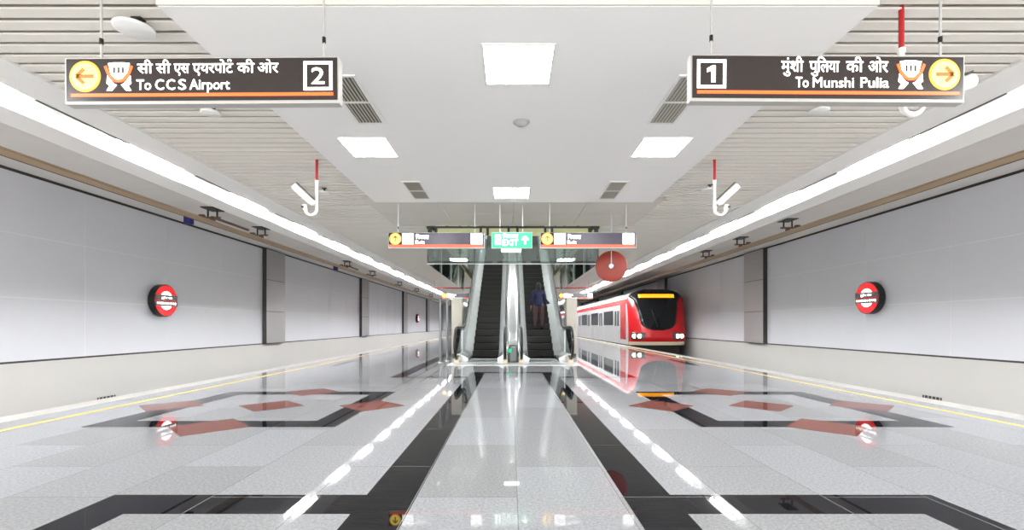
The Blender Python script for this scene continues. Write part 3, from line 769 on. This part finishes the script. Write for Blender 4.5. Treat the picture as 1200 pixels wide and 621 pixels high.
# ------------------------------------------------------------------ train
TC, TW = 7.95, 1.55; TY = 25.4
t = thing('metro_train', 'red and silver metro train arriving along the right track', 'train', (TC, TY, 0))
def hw(z):   # half width at height z
    if z > 2.55: return TW * math.sqrt(max(0, 1 - ((z - 2.55) / .56) ** 2 * .93))
    if z < .5: return TW - .05 * (.5 - z)
    return TW
def fy(x, z):  # front surface
    u = abs(x) / TW; v = max(0, z - .4) / 2.6
    return .42 * u ** 3 + .62 * v ** 1.8 + .12 * (max(0, .4 - z) / .4)
zs = [.02 + 3.06 * i / 40 for i in range(41)]
N = 28
m = MB(); vs = []; fs = []
for z in zs:
    for j in range(N + 1):
        x = (-1 + 2 * j / N) * hw(z); vs.append((x, fy(x, z), z))
for i in range(40):
    for j in range(N): a = i * (N + 1) + j; fs.append((a, a + 1, a + N + 2, a + N + 1))
m.add(vs, fs, 'train_red', True)
m.build('front_cab', t)
def patch(name, z_lo, z_hi, xl, xr, mt, off=.012, parent=t, nz=16, nx=16):
    vs = []; fs = []; b = MB()
    for i in range(nz + 1):
        z = z_lo + (z_hi - z_lo) * i / nz; a, c = xl(z), xr(z)
        for j in range(nx + 1):
            x = a + (c - a) * j / nx; vs.append((x, fy(x, z) - off, z))
    for i in range(nz):
        for j in range(nx): q_ = i * (nx + 1) + j; fs.append((q_, q_ + 1, q_ + nx + 2, q_ + nx + 1))
    b.add(vs, fs, mt, True); o = b.build(name, parent); s_ = o.modifiers.new('s', 'SOLIDIFY'); s_.thickness = .012; s_.offset = 0; return o
def interp(tab, z):
    for (za, a), (zb, b) in zip(tab, tab[1:]):
        if z <= zb: return a + (b - a) * (z - za) / (zb - za) if z > za else a
    return tab[-1][1]
mask = [(.82, .25), (.88, .55), (1.0, .8), (1.2, .95), (1.9, 1.08), (2.5, 1.22), (2.62, 1.4), (2.75, 1.6), (3.05, 1.6)]
patch('windscreen', .82, 3.07, lambda z: -min(interp(mask, z), hw(z) - .02), lambda z: min(interp(mask, z), hw(z) - .02), 'train_glass', .015, nz=30)
patch('destination_display', 2.60, 2.80, lambda z: -.98, lambda z: .98, 'lit_amber', .03)
for sgn, nm in ((-1, 'headlight'), (1, 'headlight')):
    def a_(z, s=sgn): return min(s * 1.46, s * (.72 + .25 * (.68 - z)))
    def b_(z, s=sgn): return max(s * 1.46, s * (.72 + .25 * (.68 - z)))
    o = patch(nm, .32, .70, a_, b_, 'train_window', .016)
    for cx in (1.02, 1.27):
        l = MB(); l.tube([(sgn * cx, fy(cx, .51) - .05, .51), (sgn * cx, fy(cx, .51) + .05, .51)], .125, 'train_lamp', 20); l.build('lamp', o)
patch('bumper', .02, .2, lambda z: -hw(z) + .005, lambda z: hw(z) - .005, 'train_cream', .03)
patch('wiper', 1.0, 1.9, lambda z: -.1 - (z - 1.0) * .3, lambda z: -.06 - (z - 1.0) * .3, 'black', .04, nx=1)
# cars
def car(y0_, y1_, first):
    c = MB(); vs = []; n = len(zs)
    ya = [fy(hw(z), z) if first else y0_ for z in zs]
    for s in (-1, 1):
        v = []; 
        for k_, z in enumerate(zs): v += [(s * hw(z), ya[k_], z), (s * hw(z), y1_, z)]
        for k_ in range(n - 1):
            a = 2 * k_; f = (a, a + 1, a + 3, a + 2); z = zs[k_]
            mt = 'train_silver' if z < 2.3 else ('train_roof' if z > 2.72 else 'train_silver')
            c.add([v[i] for i in (f if s > 0 else f[::-1])], [(0, 1, 2, 3)], mt, False)
    zt = zs[-1]
    c.add([(-hw(zt), ya[-1], zt), (hw(zt), ya[-1], zt), (hw(zt), y1_, zt), (-hw(zt), y1_, zt)], [(0, 1, 2, 3)], 'train_roof')
    c.box(-TW, TW, y1_ - .03, y1_, .02, 2.5, 'train_silver')
    if not first: c.box(-TW, TW, y0_, y0_ + .03, .02, 2.5, 'train_silver')
    o = c.build('car_body', t)
    ys = y0_ + (1.0 if first else 0)
    c = MB()
    for s in (-1, 1):
        c.box(min(s * (TW - .01), s * (TW + .012)), max(s * (TW - .01), s * (TW + .012)), ys - (.2 if first else 0), y1_ - .02, 2.28, 2.56, 'train_red')
        if first: c.box(min(s * (TW - .01), s * (TW + .012)), max(s * (TW - .01), s * (TW + .012)), 1.0, 2.3, .3, 2.3, 'train_red')
    c.build('red_stripe', o)
    L = y1_ - y0_
    for s in (-1, 1):
        def sb(c, a, b, z_0, z_1, mt, d=.02): c.box(min(s * (TW - .01), s * (TW + d)), max(s * (TW - .01), s * (TW + d)), a, b, z_0, z_1, mt)
        nd = 4
        for k_ in range(nd):
            yc = y0_ + L * (k_ + .5 + (.12 if first else 0)) / nd
            d = MB(); sb(d, yc - .68, yc - .01, .1, 2.2, 'train_silver', .016); sb(d, yc + .01, yc + .68, .1, 2.2, 'train_silver', .016); dd = d.build('door', o)
            g = MB(); sb(g, yc - .56, yc - .12, 1.05, 1.95, 'train_window', .02); sb(g, yc + .12, yc + .56, 1.05, 1.95, 'train_window', .02); g.build('door_glass', dd)
            if k_ < nd - 1:
                g = MB(); sb(g, yc + 1.1, yc + L / nd - 1.1, 1.1, 2.0, 'train_window', .016); g.build('window', o)
    u = MB(); u.box(-1.3, 1.3, y0_ + .6, y1_ - .3, -.75, .02, 'train_under')
    for yy in (y0_ + 3, y1_ - 3):
        for dy in (-1, 1):
            for s in (-1, 1): u.tube([(s * .68, yy + dy, -.6), (s * .82, yy + dy, -.6)], .42, 'train_under', 20)
    u.build('underframe', o)
car(.0, 20.5, True); car(20.9, 41, False)
m = MB(); m.box(-1.2, 1.2, 20.45, 20.95, .2, 2.6, 'black'); m.build('gangway', t)

# ------------------------------------------------------------------ person on the right escalator
def person():
    Y0 = YB + .4 * 3 + .2; Zs = .231 * 4 + .009
    t = thing('person', 'person in blue top and dusky pink trousers riding up the right escalator', 'person', (1.02, Y0, Zs))
    V = []; E = []; Rr = []
    def add(p, r, parent=None):
        V.append(p); Rr.append(r)
        if parent is not None: E.append((parent, len(V) - 1))
        return len(V) - 1
    pel = add((0, 0, .93), .14)
    wst = add((0, 0, 1.07), .125, pel); chst = add((0, .01, 1.25), .15, wst); up = add((0, 0, 1.38), .12, chst)
    nk = add((0, 0, 1.46), .055, up); hd0 = add((0, .01, 1.53), .07, nk); hd1 = add((0, .015, 1.60), .095, hd0); hd2 = add((0, .01, 1.68), .075, hd1)
    nose = add((0, .11, 1.60), .014, hd1)
    for s in (-1, 1):
        hp = add((s * .1, 0, .88), .095, pel); kn = add((s * .125, .02, .5), .062, hp); an = add((s * .13, -.02, .1), .042, kn)
        hl_ = add((s * .13, -.03, .05), .04, an); toe = add((s * .14, .15, .035), .032, hl_)
        sh = add((s * .18, 0, 1.38), .06, up)
        if s > 0: pts = [((.24, .03, 1.12), .042), ((.33, .22, 1.05), .032)]
        else: pts = [((-.25, -.01, 1.12), .042), ((-.27, .05, .88), .032)]
        e = add(pts[0][0], pts[0][1], sh); wr = add(pts[1][0], .026, e)
        d = (Vector(pts[1][0]) - Vector(pts[0][0])).normalized()
        palm = add(tuple(Vector(pts[1][0]) + d * .06), .03, wr)
        side = Vector((1, 0, 0)) if s > 0 else Vector((0, 1, 0))
        for q_, L in ((-.027, .06), (-.009, .072), (.009, .068), (.027, .052)):
            b_ = Vector(V[palm]) + side * q_ + d * .03
            f1 = add(tuple(b_), .009, palm); f2 = add(tuple(b_ + d * L * .5), .008, f1); f3 = add(tuple(b_ + d * L * .8 + Vector((0, 0, -.02))), .007, f2)
        th = Vector(V[palm]) - side * .03 * s; t1 = add(tuple(th - side * .012 * s), .009, palm); add(tuple(th - side * .02 * s + d * .04), .008, t1)
    me = bpy.data.meshes.new('body'); me.from_pydata(V, E, []); ob = bpy.data.objects.new('body', me); COL.objects.link(ob)
    sk = ob.modifiers.new('skin', 'SKIN'); sk.use_smooth_shade = True
    for i, r in enumerate(Rr): me.skin_vertices[0].data[i].radius = (r, r * .8 if r > .1 else r)
    me.skin_vertices[0].data[0].use_root = True
    ss = ob.modifiers.new('sub', 'SUBSURF'); ss.levels = 1; ss.render_levels = 1
    bpy.context.view_layer.update()
    dg = bpy.context.evaluated_depsgraph_get(); m2 = bpy.data.meshes.new_from_object(ob.evaluated_get(dg))
    COL.objects.unlink(ob); bpy.data.objects.remove(ob)
    m2.name = 'body'; m2.materials.clear(); m2.materials.append(MATS['skin']); body = bpy.data.objects.new('body', m2); COL.objects.link(body); body.parent = t
    for p in m2.polygons: p.material_index = 0; p.use_smooth = True
    # clothing grown from the body surface
    def cloth(name, test, off, mt):
        vs = {}; v2 = []; f2 = []
        for p in m2.polygons:
            if test(p.center):
                f = []
                for vi in p.vertices:
                    if vi not in vs: vs[vi] = len(v2); v2.append(m2.vertices[vi].co + m2.vertices[vi].normal * off)
                    f.append(vs[vi])
                f2.append(f)
        b = MB(); b.add(v2, f2, mt, True); o = b.build(name, t); so = o.modifiers.new('s', 'SOLIDIFY'); so.thickness = .006; so.offset = 1; return o
    cloth('trousers', lambda c: c.z < .98 and c.z > .09 and abs(c.x) < .22, .012, 'cloth_pink')
    cloth('top', lambda c: .90 < c.z < 1.45, .018, 'cloth_blue')
    cloth('shoes', lambda c: c.z < .1, .006, 'black')
    h = MB(); vs = []; fs = []; n = 16
    rows = [(1.735, .01), (1.73, .05), (1.70, .085), (1.64, .105), (1.57, .105), (1.50, .09), (1.44, .07)]
    for z, r in rows:
        for k_ in range(n):
            a = 2 * PI * k_ / n; y = math.sin(a) * r; 
            if z < 1.68: y = min(y, .03)
            vs.append((math.cos(a) * r * .9, y, z))
    for i in range(len(rows) - 1):
        for k_ in range(n): fs.append((i * n + k_, i * n + (k_ + 1) % n, (i + 1) * n + (k_ + 1) % n, (i + 1) * n + k_))
    h.add(vs, fs, 'hair', True); h.build('hair', t)
person()
